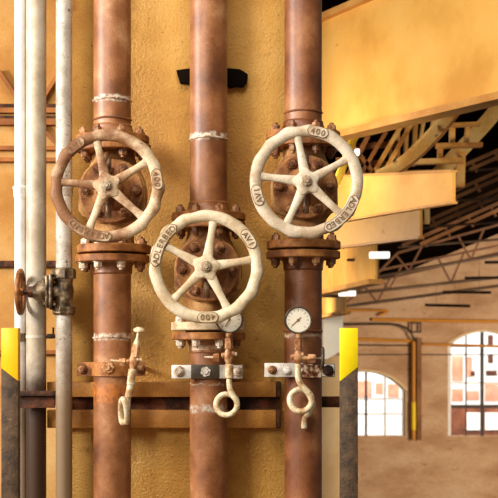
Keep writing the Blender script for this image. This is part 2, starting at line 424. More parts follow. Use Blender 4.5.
for (x0, y0, x1, y1) in [(411, 323, 421, 323), (411, 332, 421, 332), (411.5, 323, 411.5, 332), (420.5, 323, 420.5, 332)]:
    bar(b, P(x0, y0, dw - .1), P(x1, y1, dw - .1), .07, .07)
tag(obj('wall_bracket', b, M['dark_iron']), 'small square dark bracket above the orange and dark upright pair', 'bracket')

# roof trusses, each in its own plane
TR = [(27, [(448, 172), (520, 167)]), (31, [(428, 202), (520, 197)]), (37, [(408, 229), (520, 220)]), (43, [(398, 247), (520, 238)]),
      (50, [(372, 277.5), (520, 251)]), (56, [(352, 293.5), (520, 275)]), (62, [(340, 307), (520, 283)])]
ords = ['nearest and topmost', 'second from the top', 'third from the top', 'fourth from the top', 'fifth from the top', 'sixth from the top', 'lowest and farthest']
for k, (d, ((x0, y0), (x1, y1))) in enumerate(TR):
    r = thing('roof_truss', 'brown roof truss, %s of the row' % ords[k], 'truss', (0, 0, 0), 'roof trusses over the hall')
    u = d / F
    b = BM(); tube(b, [P(x0, y0, d), P(x1, y1, d)], (1.25 if k < 4 else 1.6) * u, 8); obj('tie_rod', b, M['rod'], r)
    ry = lambda x: y0 + (y1 - y0) * (x - x0) / (x1 - x0)
    if k < 4:
        sl = .44
        for j, off in enumerate((-2, 10)):
            xa = x0 + (4 if j == 0 else 22)
            ya = ry(xa) - 1
            b = BM(); bar(b, P(xa, ya, d), P(520, ya - sl * (520 - xa), d), 3.4 * u, .12); obj('rafter', b, M['truss'], r)
        xx = x0 + 24
        while xx < 512:
            yr = ry(x0 + 4) - 1 - sl * (xx - x0 - 4)
            b = BM(); bar(b, P(xx, yr, d), P(xx + 5, yr + 10, d), 2.2 * u, .08); obj('strut', b, M['truss'], r)
            xx += 23
    else:
        xa = x0 + 26
        yc = lambda x: ry(x) - 20 - .10 * (x - xa)
        b = BM(); bar(b, P(x0 + 2, ry(x0 + 2), d), P(xa, yc(xa), d), 2.4 * u, .1); obj('rafter', b, M['truss_far'], r)
        b = BM(); bar(b, P(xa, yc(xa), d), P(520, yc(520), d), 2.2 * u, .1); obj('rafter', b, M['truss_far'], r)
        xx = x0 + 24; fl = 0
        while xx < (470 if k < 6 else 380):
            b = BM(); bar(b, P(xx, yc(xx) if xx >= xa else ry(xx) - 18, d), P(xx + 13, ry(xx + 13), d), 1.8 * u, .08); obj('strut', b, M['truss_far'], r)
            b = BM(); bar(b, P(xx + 13, ry(xx + 13), d), P(xx + 26, yc(xx + 26), d), 1.8 * u, .08); obj('strut', b, M['truss_far'], r)
            xx += 62

# dark lamp bars under the trusses
for k, (x0, x1, y0, y1, d, say) in enumerate([(425, 470, 305, 306, 62, 'lowest and leftmost'), (443, 491, 292, 292.5, 59, 'second from the bottom'),
                                         (465, 522, 278, 277.5, 56, 'third from the bottom'), (485, 540, 262.3, 262, 53, 'topmost and rightmost')]):
    r = thing('strip_lamp', 'dark unlit strip lamp before the brick wall, %s of the four' % say, 'lamp', (0, 0, 0), 'unlit strip lamps before the brick wall')
    b = BM(); bar(b, P(x0, y0, d), P(x1, y1, d), 2.8 * d / F, .18); obj('housing', b, M['black_matt'], r)
    for t in (.25, .75):
        p = P(x0 + (x1 - x0) * t, y0 + (y1 - y0) * t, d)
        b = BM(); cyl(b, p, p + Vector((0, 0, .9)), .008, 6); obj('suspension_wire', b, M['rod'], r)

# amber girders stepping away from the camera
def girder(label, bl, br, hL, d1, hR=None, fl=.045, ov=.10, holes=None):
    """bl, br: ends of the lower edge in the picture; hL, hR: web height in metres at either end"""
    d2 = d1 * (350 - bl[1]) / (350 - br[1])
    A, B = P(bl[0], bl[1], d1), P(br[0], br[1], d2); B.z = A.z
    hR = hR or hL
    ax = (B - A).normalized(); nrm = Vector((ax.y, -ax.x, 0))
    if nrm.y > 0: nrm = -nrm
    hL = hL + (hL - hR) / (B - A).length * 1.2; A = A - ax * 1.2       # runs on out of sight behind the wall
    r = thing('girder', label, 'girder', (0, 0, 0), 'amber girders under the roof')
    def sec(h0, h1, w0, w1, name, m):
        b = BM(); rings = []
        for p, hh in ((A, hL), (B, hR)):
            z0 = h0 if h0 >= 0 else hh + h0; z1 = h1 if h1 > 0 else hh + h1
            rings.append([p + nrm * w0 + Vector((0, 0, z0)), p + nrm * w0 + Vector((0, 0, z1)), p + nrm * w1 + Vector((0, 0, z1)), p + nrm * w1 + Vector((0, 0, z0))])
        loft(b, rings); return obj(name, b, m, r)
    sec(fl, -fl, 0, -.03, 'web', M['girder'])
    sec(0, fl, ov, -ov - .03, 'bottom_flange', M['flangeedge'])
    sec(-fl, 0, ov * .8, -ov - .03, 'top_flange', M['flangeedge'])
    return r, A, B
girder('largest and nearest amber girder, overhead at the right', (306, 147), (530, 94), 1.02, 11.5, 1.10, fl=.05, ov=.07)
girder('long amber girder behind the right handwheel, second of the stepped row', (312, 227), (452.5, 203.5), .49, 13.6, .275, fl=.02, ov=.02)
girder('amber girder stepped in below the long one, third of the row', (312, 252), (420, 238.5), .42, 16.0, .36, fl=.025, ov=.02)
g4, A4, B4 = girder('amber girder beside the right lower flange, fourth of the row', (312, 297), (375, 284), .76, 21.0, .58, fl=.06, ov=.08)
g5, A5, B5 = girder('smallest amber girder above the pale hanging board, last of the row', (312, 320), (345, 314), .55, 29.0, .50, fl=.05, ov=.08)

def small(name, label, cat, x0, y0, x1, y1, d, t, m, group=None):
    b = BM(); p, q = P(x0, y0, d), P(x1, y1, d)
    box(b, ((p.x + q.x) / 2, p.y + t / 2, (p.z + q.z) / 2), (abs(q.x - p.x), t, abs(p.z - q.z)), min(.01, t * .2))
    return tag(obj(name, b, m), label, cat, group)
small('lamp', 'lit white lamp box under the third amber girder', 'lamp', 370, 251.5, 390, 258, 16.2, .12, M['lamp'])
small('lamp', 'lit white lamp box at the lower edge of the fourth amber girder', 'lamp', 339, 290.5, 356, 296, 20.0, .12, M['lamp'])
small('hanging_plate', 'short bright plate hanging from the end of the third amber girder', 'bracket', 424.5, 208, 430, 224, 15.0, .05, M['lattice_pale'])
small('end_bracket', 'narrow bracket on the end of the fourth amber girder', 'bracket', 374.5, 258, 379, 277, 19.0, .05, M['girder'])
small('slot_bar', 'dark bar in the gap above the smallest amber girder', 'bar', 322, 294.5, 340, 297.5, 24, .1, M['dark_iron'])  # dark colour stands for the shade inside an open slot
small('slot_bar', 'dark bar lying along the top of the fourth amber girder', 'bar', 347, 258.5, 367, 261, 18, .1, M['dark_iron'])  # another slot, its darkness made with a solid strip
b = BM(); prism(b, [P(323, 319, 30), P(343, 316, 30), P(343, 350, 30), P(327, 359, 30), P(323, 359, 30)], .15)
tag(obj('white_board', b, M['panel_white']), 'pale board hanging below the smallest amber girder', 'board')

b = BM(); p, q = P(314, 357, 42), P(341, 357, 42); box(b, ((p.x + q.x) / 2, p.y + .2, (p.z - 7) / 2), (q.x - p.x, .4, p.z + 7), .01)
tag(obj('pier', b, M['arch']), 'pale masonry pier seen between the right pipe and the yellow topped post', 'pillar')
# crane lattice overhead
lt = thing('lattice_girder', 'ochre lattice girder with arched chords between the two largest amber girders', 'girder', (0, 0, 0))
def lat(name, pts, w, d, m, t=.12, curve=False):
    b = BM(); q = [P(x, y, d) for x, y in pts]
    if len(q) > 2:
        q = smooth_path(q, 4)
        rings = []
        for i, p in enumerate(q):
            tg = (q[min(i + 1, len(q) - 1)] - q[max(i - 1, 0)]).normalized(); y = Vector((0, 1, 0)); x = tg.cross(y)
            h = w * d / F / 2
            rings.append([p + x * sx * h + y * sy * t / 2 for sx, sy in ((-1, -1), (1, -1), (1, 1), (-1, 1))])
        loft(b, rings)
    else: bar(b, q[0], q[1], w * d / F, t)
    return obj(name, b, M[m], lt)
lat('arched_chord', [(456, 106), (447, 117), (437, 129), (425, 142), (411, 156), (396, 168), (378, 177)], 13, 13.0, 'lattice_pale', .06)
lat('chord_edge', [(463, 109), (454, 120), (444, 133), (432, 146), (417, 160), (402, 171), (386, 180)], 2.2, 12.9, 'lattice_dark', .10)
lat('arched_chord', [(506, 98), (490, 118), (474, 136), (458, 153), (444, 168), (436, 178)], 15, 14.0, 'lattice_pale', .06)
for pts, w, m in [([(436, 146), (482, 145)], 4.5, 'lattice'), ([(412, 162), (464, 160.5)], 5, 'lattice'), ([(446, 125.5), (480, 124)], 3.5, 'lattice'),
                  ([(336, 176), (452, 172)], 4.5, 'lattice'), ([(336, 148), (398, 144)], 5, 'lattice_dark'), ([(336, 160), (392, 164)], 4, 'lattice_dark')]:
    lat('crossbar', pts, w, 13.4, m, .1)
for pts, w, m in [([(461, 152), (460, 187)], 8, 'lattice'), ([(452, 124), (452, 146)], 5, 'lattice'), ([(468, 124), (466, 143)], 4, 'lattice'), ([(440, 146), (440, 162)], 5, 'lattice'),
                  ([(398, 126), (398, 172)], 3.2, 'lattice'), ([(407, 120), (405, 172)], 3.5, 'lattice'), ([(416, 118), (413, 166)], 4, 'lattice'), ([(424, 118), (417, 160)], 3.2, 'lattice_pale'), ([(434, 116), (428, 148)], 3.2, 'lattice'), ([(444, 116), (438, 136)], 3, 'lattice'), ([(390, 140), (391, 172)], 3, 'lattice_dark')]:
    lat('post', pts, w, 13.5, m, .1)
for pts, w, m in [([(404, 121), (372, 176)], 4.5, 'lattice'), ([(414, 119), (382, 176)], 4.5, 'lattice'), ([(346, 138), (376, 176)], 4, 'lattice_dark'), ([(368, 136), (348, 176)], 5, 'lattice_dark'), ([(386, 132), (360, 176)], 4, 'lattice_dark')]:
    lat('diagonal_brace', pts, w, 13.3, m, .08)
b = BM(); tube(b, [P(361, 120, 12.2), P(336, 184, 12.2)], 4.2 * 12.2 / F, 14)
tag(obj('yellow_tube', b, M['tube']), 'lemon yellow tube slanting down behind the right handwheel', 'tube')
small('lamp', 'small white lamp beside the slanting yellow tube', 'lamp', 355, 148.5, 360, 154.5, 12.6, .1, M['lamp'])

# timbers on the ochre wall at the far left
dl = 9.58
tim = [((-20, 106.5), (130, 106.5), 3.5, 'rust_dark', 'dark'), ((-20, 111), (130, 111), 5, 'timber', 'orange'), ((-20, 118), (130, 118), 3, 'rust_dark', 'dark'), ((-20, 122.5), (130, 122.5), 6, 'timber', 'orange'),
       ((-20, 148.5), (130, 148.5), 4, 'timber', 'orange'), ((-20, 160), (130, 160), 4, 'timber', 'orange'), ((-20, 264), (130, 264), 6, 'rust_dark', 'dark'), ((-20, 352), (130, 352), 4, 'timber', 'orange')]
tl = ['dark rail on the ochre wall at far left, highest level one', 'orange timber just under the highest dark rail at far left', 'second dark rail down on the ochre wall at far left', 'orange timber just under the second dark rail at far left',
      'level orange timber on the ochre wall beside the upper white pipe', 'level orange timber just above the joint of the white pipe', 'dark rail behind the grey pipes, level with the small bronze valve', 'orange timber low on the ochre wall behind the grey pipes']
for (p, q, w, m, _), lab in zip(tim, tl):
    b = BM(); bar(b, P(*p, dl), P(*q, dl), w * dl / F, .08); tag(obj('wall_timber', b, M[m]), lab, 'beam', 'timbers on the ochre wall')
for p, q, lab in [((-2, 70), (22, 106), 'slanting brace at the top left corner of the ochre wall'), ((40, 104), (66, 62), 'slanting brace on the ochre wall between the two grey pipes'), ((40, 126), (62, 150), 'short lower brace on the ochre wall between the two grey pipes')]:
    b = BM(); bar(b, P(*p, dl - .03), P(*q, dl - .03), 4 * dl / F, .06); tag(obj('wall_brace', b, M['timber']), lab, 'beam', 'braces on the ochre wall')

# ------------------------------------------------------------------ wall fittings in front of the plate
yw = 6.43 + CAMY                                          # front face of the plate
def wall_rail(label, y0, y1):
    r = thing('wall_rail', label, 'rail', (0, 0, 0), 'rails at the foot of the ochre wall')
    p, q = P(47, y0, 6.37), P(276, y1, 6.37)
    b = BM(); box(b, ((p.x + q.x) / 2, yw - .032, (p.z + q.z) / 2), (q.x - p.x, .06, p.z - q.z), .004); obj('bar', b, M['rail'], r)
    p, q = P(276, y0, 6.37), P(281, y1, 6.37)
    b = BM(); box(b, ((p.x + q.x) / 2, yw - .032, (p.z + q.z) / 2), (q.x - p.x, .065, p.z - q.z + .004), .006); obj('end_cap', b, M['rust_dark'], r)
wall_rail('upper ochre rail along the wall behind the lower pipes', 382, 397)
wall_rail('lower ochre rail along the wall below the coiled tubes', 410, 428)
b = BM(); p, q = P(66, 397, 6.41), P(280, 410, 6.41)
box(b, ((p.x + q.x) / 2, yw - .012, (p.z + q.z) / 2), (q.x - p.x, .02, p.z - q.z - .002)); tag(obj('backing_strip', b, M['rust_dark']), 'dark strip in the gap between the two ochre rails', 'strip')  # recessed strip, coloured dark for the shadow between the rails
b = BM()
prism(b, [P(x, y, 6.40) for x, y in [(176, 70), (205, 66), (240, 69), (248, 74), (247, 82), (243, 87), (236, 86), (230, 88), (224, 84), (196, 84), (188, 83.5), (180, 83)]], .025, .003)
tag(obj('iron_plate', b, M['black_matt']), 'ragged black iron plate high behind the middle pipe', 'plate')

# ------------------------------------------------------------------ bolts, pipes and valves
def bolt_bm(axis=(0, 0, 1), r=4.4, h=5.0, wash=True, tip=True):
    b = BM(); a = Vector(axis)
    if wash: cyl(b, (0, 0, 0), a * .9 * U, r * 1.22 * U, 18)
    hexa(b, a * .7 * U, axis, r * U, h * U)
    if tip: cyl(b, a * (h * .9) * U, a * (h + 3.0) * U, r * .52 * U, 12, bev=.4 * U)
    return b
_proto = {}
def bolt(parent, loc, kind, rotz=0.0, m=None):
    """kind: up / down / front"""
    if kind not in _proto:
        ax = {'up': (0, 0, 1), 'down': (0, 0, -1), 'front': (0, -1, 0), 'small': (0, -1, 0)}[kind]
        args = {'up': {}, 'down': dict(h=5.6), 'front': dict(r=4.6, h=4.2), 'small': dict(r=3.6, h=3.4)}[kind]
        o = obj('bolt', bolt_bm(ax, **args), m or M['bolt'], parent); _proto[kind] = o.data
    else:
        me = _proto[kind]
        if m:
            key = (kind, m.name)
            if key not in _proto:
                mm = me.copy(); mm.materials[0] = m; _proto[key] = mm
            me = _proto[key]
        o = bpy.data.objects.new('bolt', me); COL.objects.link(o); o.parent = parent
    o.location = loc
    if kind in ('up', 'down'): o.rotation_euler = (0, 0, rotz)
    return o
FR, BR, PR = 37.0 * U, 30.0 * U, 18.7 * U
def flange_profile(z0, z1, bev=.8 * U, hole=True): return [(FR - bev, z0), (FR, z0 + bev), (FR, z1 - bev), (FR - bev, z1)]

def upper_pipe(px, vc, m, label, beads, light=()):
    """pipe standing on the flange of the valve whose bonnet centre is at picture height vc"""
    x = XU(px); zc = ZU(vc)
    r = thing('steam_pipe', label, 'pipe', (x, 0, 0), 'rusty pipes above the valves')
    z0 = zc + 50.2 * U; z1 = zc + 57.4 * U
    b = BM(); lathe(b, [(PR, z0 + 2 * U), (PR, 4.2)], n=48); obj('tube', b, m, r)
    b = BM(); lathe(b, flange_profile(z0, z1), n=56); fl = obj('flange', b, M['flange'], r)
    b = BM(); lathe(b, [(PR + 4.5 * U, z1 - .2 * U), (PR + 3.0 * U, z1 + 3 * U), (PR + 1.2 * U, z1 + 9 * U), (PR + 1.5 * U, z1 + 10 * U), (PR + .2 * U, z1 + 11.5 * U)], n=48); obj('weld_neck', b, m, r)
    for k in range(8):
        a = PI / 8 + k * PI / 4
        bolt(fl, (BR * math.cos(a), BR * math.sin(a), z1), 'up', a, M['bolt'])
    for y in beads:
        b = BM(); pts = [((PR + .2 * U) * math.cos(t), (PR + .2 * U) * math.sin(t), ZU(y) + .5 * U * math.sin(3 * t)) for t in [2 * PI * i / 48 for i in range(48)]]
        tube(b, pts, 1.1 * U, 8, True); obj('weld_bead', b, m, r)
def lower_pipe(px, vc, m, label, beads, light=False, rings=(5.0,)):
    x = XU(px); zc = ZU(vc)
    r = thing('steam_pipe', label, 'pipe', (x, 0, 0), 'rusty pipes below the valves')
    z0 = zc - 68.8 * U; z1 = zc - 61.6 * U
    b = BM(); lathe(b, [(PR, 0), (PR, z1 - 2 * U)], n=48); obj('tube', b, m, r)
    b = BM(); lathe(b, flange_profile(z0, z1), n=56); fl = obj('flange', b, M['flange'], r)
    b = BM(); lathe(b, [(PR + 3.5 * U, z0 + .2 * U), (PR + 1.6 * U, z0 - 4 * U), (PR + 1.0 * U, z0 - 9 * U), (PR + 1.4 * U, z0 - 10.5 * U), (PR + .1 * U, z0 - 12 * U)], n=48); obj('weld_neck', b, m, r)
    for k in range(8):
        a = PI / 8 + k * PI / 4
        bolt(fl, (BR * math.cos(a), BR * math.sin(a), z0), 'down', a, M['bolt_light'] if (light and k in (4, 5, 6)) else M['bolt'])
    for y in beads:
        b = BM(); pts = [((PR + .2 * U) * math.cos(t), (PR + .2 * U) * math.sin(t), ZU(y) + .4 * U * math.sin(3 * t)) for t in [2 * PI * i / 48 for i in range(48)]]
        tube(b, pts, 1.0 * U, 8, True); obj('weld_bead', b, m, r)

def text_mesh(ch, size):
    cu = bpy.data.curves.new('lettering_source', 'FONT'); cu.body = ch; cu.size = size; cu.align_x = 'CENTER'; cu.extrude = .0
    cu.offset = size * .012
    o = bpy.data.objects.new('lettering_source', cu); COL.objects.link(o)
    me = bpy.data.meshes.new_from_object(o.evaluated_get(bpy.context.evaluated_depsgraph_get()))
    bpy.data.objects.remove(o); bpy.data.curves.remove(cu)
    return me

RIM, RA, RB = 48.4 * U, 5.7 * U, 4.8 * U
def sector(bm, r0, r1, a0, a1, y0, y1, n=14):            # rounded-end arc plate
    th = (a1 - a0); rm = (r0 + r1) / 2; hw = (r1 - r0) / 2
    rings = []
    for i in range(n + 1):
        t = i / n; a = a0 + th * t
        e = min(t, 1 - t) * th * rm / hw                  # distance to the end in half widths
        w = hw * (math.sqrt(max(1 - (1 - min(e, 1)) ** 2, 0)) if e < 1 else 1); w = max(w, hw * .15)
        rings.append([((rm + s * w) * math.cos(a), y, (rm + s * w) * math.sin(a)) for s, y in ((-1, y0), (1, y0), (1, y1), (-1, y1))])
    loft(bm, rings)
def lettering(parent, word, mid, m_ground, m_letter, size=7.8):
    n = len(word); step = math.radians(6.0)
    span = step * n / 2 + math.radians(3.2)
    yf = -RB
    b = BM(); sector(b, RIM - 4.9 * U, RIM + 4.9 * U, mid - span, mid + span, yf - .5 * U, yf + 2.5 * U); ol = obj('cartouche_edge', b, M['grime'], parent)
    b = BM(); sector(b, RIM - 4.4 * U, RIM + 4.4 * U, mid - span + .018, mid + span - .018, yf - .8 * U, yf + 1.5 * U); obj('cartouche', b, m_ground, parent)
    b = BM()
    for i, ch in enumerate(word):
        me = text_mesh(ch, size * U)
        a = mid + step * ((n - 1) / 2 - i)               # clockwise, feet towards the hub
        er = Vector((math.cos(a), 0, math.sin(a))); et = Vector((math.sin(a), 0, -math.cos(a)))
        vs = []
        for v in me.vertices:
            w = er * (RIM - 3.0 * U + v.co.y) + et * v.co.x
            vs.append((w.x, yf - 1.25 * U, w.z))
        base = add_verts(b, vs)
        fs = []
        for p in me.polygons:
            try: fs.append(b.faces.new([base[k] for k in p.vertices]))
            except ValueError: pass
        ret = bmesh.ops.extrude_face_region(b, geom=fs)
        for g in ret['geom']:
            if isinstance(g, bmesh.types.BMVert): g.co.y += .8 * U
        bpy.data.meshes.remove(me)
    obj('lettering', b, m_letter, parent)

def handwheel(parent, wm, base, words, wob):
    b = BM(); n, k = 180, 16; rings = []
    for i in range(n):
        t = 2 * PI * i / n
        bump_ = U * (1.0 * math.cos(15 * t + wob) * (.45 + .55 * math.cos(2 * t + wob)) + .25 * math.cos(7 * t + 2 * wob))
        ring = []
        for j in range(k):
            f = 2 * PI * j / k; c, s = math.cos(f), math.sin(f)
            c = math.copysign(abs(c) ** .9, c); s = math.copysign(abs(s) ** .85, s)
            rr = RIM + RA * c + (bump_ * c if c > 0 else bump_ * .25 * -c)
            ring.append((rr * math.cos(t), RB * s, rr * math.sin(t)))
        rings.append(ring)
    rings.append(rings[0]); loft(b, rings, cap=False); bmesh.ops.remove_doubles(b, verts=b.verts, dist=1e-6)
    w = obj('handwheel', b, wm, parent, (0, -68 * U, 0))
    b = BM(); rings = []
    for i in range(9):
        t = i / 8; x = (9 + 35 * t) * U
        hw = (5.6 - 1.9 * math.sin(PI * min(t * .62, .5)) + (1.2 * max(0, t - .8) * 5)) * U * .92; hd = 3.0 * U
        rings.append([(x, hd * math.copysign(abs(math.sin(f)) ** .8, math.sin(f)), hw * math.copysign(abs(math.cos(f)) ** .8, math.cos(f))) for f in [2 * PI * j / 16 for j in range(16)]])
    loft(b, rings)
    sp0 = obj('spoke', b, wm, w, (0, 0, 0)); sp0.rotation_euler = (0, -math.radians(base), 0)
    for q in range(1, 5):
        copy_part(sp0, w, rot=(0, -math.radians(base + 72 * q), 0))
    b = BM(); rings = []
    for rr, y in ((9.5, 6), (12, 3.5), (12.6, -1), (11.6, -3.6), (9.2, -4.6)):
        ring = []
        for j in range(60):
            t = 2 * PI * j / 60
            q = (rr + (1.7 if abs(y) < 4 else .6) * math.cos(5 * (t - math.radians(base)))) * U
            ring.append((q * math.cos(t), y * U, q * math.sin(t)))
        rings.append(ring)
    loft(b, rings); obj('hub', b, wm, w)
    b = BM(); cyl(b, (0, -4.4 * U, 0), (0, -5.6 * U, 0), 5.6 * U, 24, bev=.3 * U); hexa(b, (0, -5.4 * U, 0), (0, -1, 0), 4.6 * U, 3.6 * U, rot=.3)
    cyl(b, (0, -8.5 * U, 0), (0, -11 * U, 0), 2.3 * U, 14, bev=.4 * U); obj('hub_nut', b, M['nut'], w)
    for word, ang in words: lettering(w, word, math.radians(ang), wm, M['grime'])
    return w

def gate_valve(px, vc, label, wm, base, words, wob, bot_flange='flange'):
    r = thing('gate_valve', label, 'valve', (XU(px), 0, ZU(vc)), 'gate valves with spoked handwheels')
    secs = [(41, 20, 20), (37, 21, 21), (31, 22.5, 22), (24, 26, 24), (14, 31, 26), (4, 33.5, 27), (-6, 33.5, 27), (-14, 32, 26), (-22, 29, 24), (-29, 23.5, 21), (-36, 20.5, 20), (-45, 20, 20), (-51, 20.5, 20.5)]
    b = BM()
    loft(b, [[(w * U * math.cos(t), dd * U * math.sin(t), z * U) for t in [2 * PI * i / 40 for i in range(40)]] for z, w, dd in secs])
    obj('body', b, M['body'], r, angle=50)
    for nm, z0, z1, mm in (('top_flange', 41.5, 48.8, 'flange'), ('bottom_flange', -59.5, -51.5, bot_flange)):
        b = BM(); lathe(b, flange_profile(z0 * U, z1 * U), n=56); fl = obj(nm, b, M[mm], r)
        for k in range(8):
            a = PI / 8 + k * PI / 4
            if nm == 'top_flange': bolt(fl, (BR * math.cos(a), BR * math.sin(a), z0 * U), 'down', a)
            else: bolt(fl, (BR * math.cos(a), BR * math.sin(a), z1 * U), 'up', a, M['bolt_light'] if (k in (4, 5) and px < 280) else None)
    b = BM(); lathe(b, [(20, 48.8 * 1), (0, 0)] and [(PR, 48.6 * U), (PR, 50.3 * U)], n=32); obj('gasket', b, M['grime'], r)
    b = BM(); lathe(b, [(PR + 4 * U, -61.7 * U), (PR + 4 * U, -59.4 * U)], n=32); obj('gasket', b, M['grime'], r)
    # body flange behind the bonnet: round above, square shouldered below
    b = BM(); pts = []
    for i in range(21):
        t = math.radians(-8 + 196 * i / 20); pts.append((33 * U * math.cos(t), -22 * U, 33 * U * math.sin(t)))
    pts += [(-33 * U, -22 * U, -18 * U), (-29 * U, -22 * U, -24 * U), (-12 * U, -22 * U, -31 * U), (12 * U, -22 * U, -31 * U), (29 * U, -22 * U, -24 * U), (33 * U, -22 * U, -18 * U)]
    prism(b, pts, 12 * U, .7 * U); obj('body_flange', b, M['body'], r)
    b = BM(); lathe(b, [(31.0 * U, 22.2 * U), (31.5 * U, 24 * U), (31.5 * U, 28 * U), (30.4 * U, 29.2 * U), (20 * U, 29.6 * U), (17 * U, 33 * U), (13 * U, 37 * U), (11 * U, 44 * U), (10 * U, 45 * U)], axis=(0, -1, 0), n=48)
    bn = obj('bonnet', b, M['bonnet'], r)
    for k in range(6):
        a = k * PI / 3
        bolt(bn, (24.8 * U * math.cos(a), -29 * U, 24.8 * U * math.sin(a)), 'front')
    # gland with two studs, stem
    b = BM(); box(b, (0, -49 * U, 0), (10 * U, 5 * U, 40 * U), 1.6 * U); lathe(b, [(11 * U, 44.6 * U), (11.5 * U, 46 * U), (11.5 * U, 53 * U), (9 * U, 55 * U)], axis=(0, -1, 0), n=28); obj('gland', b, M['bonnet'], r)
    for s in (-1, 1):
        b = BM(); tube(b, [(0, -40 * U, s * 17 * U), (0, -56 * U, s * 17 * U)], 2.4 * U, 12); hexa(b, (0, -51.4 * U, s * 17 * U), (0, -1, 0), 4.0 * U, 3 * U)
        tube(b, smooth_path([(0, -55 * U, s * 15 * U), (0, -58 * U, s * 21 * U), (0, -55 * U, s * 28 * U)], 4), 3.0 * U, 12); obj('gland_stud', b, M['stem'], r)
    b = BM(); cyl(b, (0, -54 * U, 0), (0, -72 * U, 0), 4.2 * U, 18); obj('stem', b, M['stem'], r)
    handwheel(r, wm, base, words, wob)
    return r

LONG = 'ADLERBED'
gate_valve(114.0, 194, 'brown valve with the darkest rusty handwheel, on the left pipe', M['wheel_l'], 103, [('400', 7), ('AVI', 128), (LONG, 249)], .4)
gate_valve(208.3, 271, 'brown valve with a pale cream handwheel, set lowest on the middle pipe', M['wheel_c'], 81, [('400', -88), ('AVI', 33), (LONG, 153)], 1.4, 'flange_pale')
gate_valve(303.6, 190, 'brown valve with a greyish cream handwheel, on the right pipe', M['wheel_r'], 101, [('400', 77), ('AVI', 196), (LONG, 317)], 2.6)
upper_pipe(112.3, 194, M['pipe_l'], 'rusty upright pipe rising above the left valve, with a whitish ring', [101, 120])
upper_pipe(208.5, 271, M['pipe_c'], 'rusty upright pipe rising above the middle valve, with a whitish weld seam', [139.5])
upper_pipe(303.2, 190, M['pipe_r'], 'rusty upright pipe rising above the right valve', [113])
lower_pipe(112.3, 194, M['pipe_l'], 'rusty upright pipe below the left valve, behind a rust brown strap', [337.5], True)
lower_pipe(208.5, 271, M['pipe_c'], 'rusty upright pipe below the middle valve, behind the bar with a dark plate', [352], True)
lower_pipe(303.2, 190, M['pipe_r'], 'rusty upright pipe below the right valve, behind the unobstructed gauge', [331])

# ------------------------------------------------------------------ straps and bars that hold the lower pipes
def standoff(r, x, z, y0, m):
    b = BM(); cyl(b, (x, y0 + .002, z), (x, yw - .001, z), 2.2 * U, 12); obj('stud', b, m, r)
# left: strap bent round the pipe
r = thing('pipe_strap', 'rust brown strap bent around the left lower pipe', 'clamp', (0, 0, 0), 'straps and bars holding the lower pipes')
zc_, hh, cx = ZU(369), 14 * U, XU(112.3)
b = BM(); rings = []
R1, R0 = PR + 2.0 * U, PR + .4 * U
outer = [(-35.5 * U, -.004)] + [(-R1 * math.cos(t), -R1 * math.sin(t)) for t in [PI * (i + .6) / 17.2 for i in range(17)]] + [(33 * U, -.004)]
inner = [(-35.5 * U, .004)] + [(-R0 * math.cos(t), -R0 * math.sin(t)) for t in [PI * (i + .6) / 17.2 for i in range(17)]] + [(33 * U, .004)]
for (xo, yo), (xi, yi) in zip(outer, inner):
    rings.append([(cx + xo, yo, zc_ - hh / 2), (cx + xo, yo, zc_ + hh / 2), (cx + xi, yi, zc_ + hh / 2), (cx + xi, yi, zc_ - hh / 2)])
loft(b, rings); obj('strap', b, M['flange'], r)
for px in (83, 140):
    bolt(r, (XU(px), -.004, ZU(369)), 'front'); standoff(r, XU(px), ZU(369), 0, M['bolt'])
b = BM(); R2 = (PR + 1.8 * U)
for i in range(8):
    t = 2 * PI * i / 8; cyl(b, (XU(110.3) + 4 * U * math.cos(t), -R2 + .002, ZU(367.5) + 4 * U * math.sin(t)), (XU(110.3) + 4 * U * math.cos(t), -R2 - 2.6 * U, ZU(367.5) + 4 * U * math.sin(t)), 2.1 * U, 10, bev=.5 * U)
cyl(b, (XU(110.3), -R2 + .002, ZU(367.5)), (XU(110.3), -R2 - 2.0 * U, ZU(367.5)), 5.0 * U, 20); hexa(b, (XU(110.3), -R2 - 1.8 * U, ZU(367.5)), (0, -1, 0), 2.6 * U, 3 * U)
obj('cap_nut', b, M['cock'], r)
# middle: flat bar with a dark plate
yb = -PR - .006
def px_at(px, y): return (px - 249) * (y - CAMY) / F
def pz_at(py, y): return EYE + (350 - py) * (y - CAMY) / F
def pbox(b, x0, y0, x1, y1, yf, t, bev=.002):
    x0, x1 = px_at(x0, yf), px_at(x1, yf); z0, z1 = pz_at(y1, yf), pz_at(y0, yf)
    box(b, ((x0 + x1) / 2, yf + t / 2, (z0 + z1) / 2), (x1 - x0, t, z1 - z0), bev)
r = thing('pipe_bar', 'silver flat bar with a dark bolted plate across the middle lower pipe', 'clamp', (0, 0, 0), 'straps and bars holding the lower pipes')
yf = -PR - .010
b = BM(); pbox(b, 171.5, 365, 242.5, 378.5, yf, .008); obj('flat_bar', b, M['silver'], r)
b = BM(); pbox(b, 191, 364.6, 219, 378.8, yf - .008, .008); obj('dark_plate', b, M['dark_plate'], r)
X = lambda px, y=yf: px_at(px, y)
Z = lambda py, y=yf: pz_at(py, y)
for px in (179, 237.5):
    bolt(r, (X(px), yf, Z(371.5)), 'front', 0, M['bolt_light']); b = BM(); cyl(b, (X(px), yf + .006, Z(371.5)), (X(px), yw - .001, Z(371.5)), 2.2 * U, 12); obj('stud', b, M['bolt'], r)
b = BM(); y2 = yf - .008
for i in range(6):
    t = 2 * PI * i / 6 + .3; cyl(b, (X(205.8) + 3 * U * math.cos(t), y2 + .001, Z(371.7) + 3 * U * math.sin(t)), (X(205.8) + 3 * U * math.cos(t), y2 - 1.6 * U, Z(371.7) + 3 * U * math.sin(t)), 2.2 * U, 10, bev=.4 * U)
hexa(b, (X(205.8), y2, Z(371.7)), (0, -1, 0), 2.8 * U, 3.4 * U); obj('cap_nut', b, M['silver'], r)
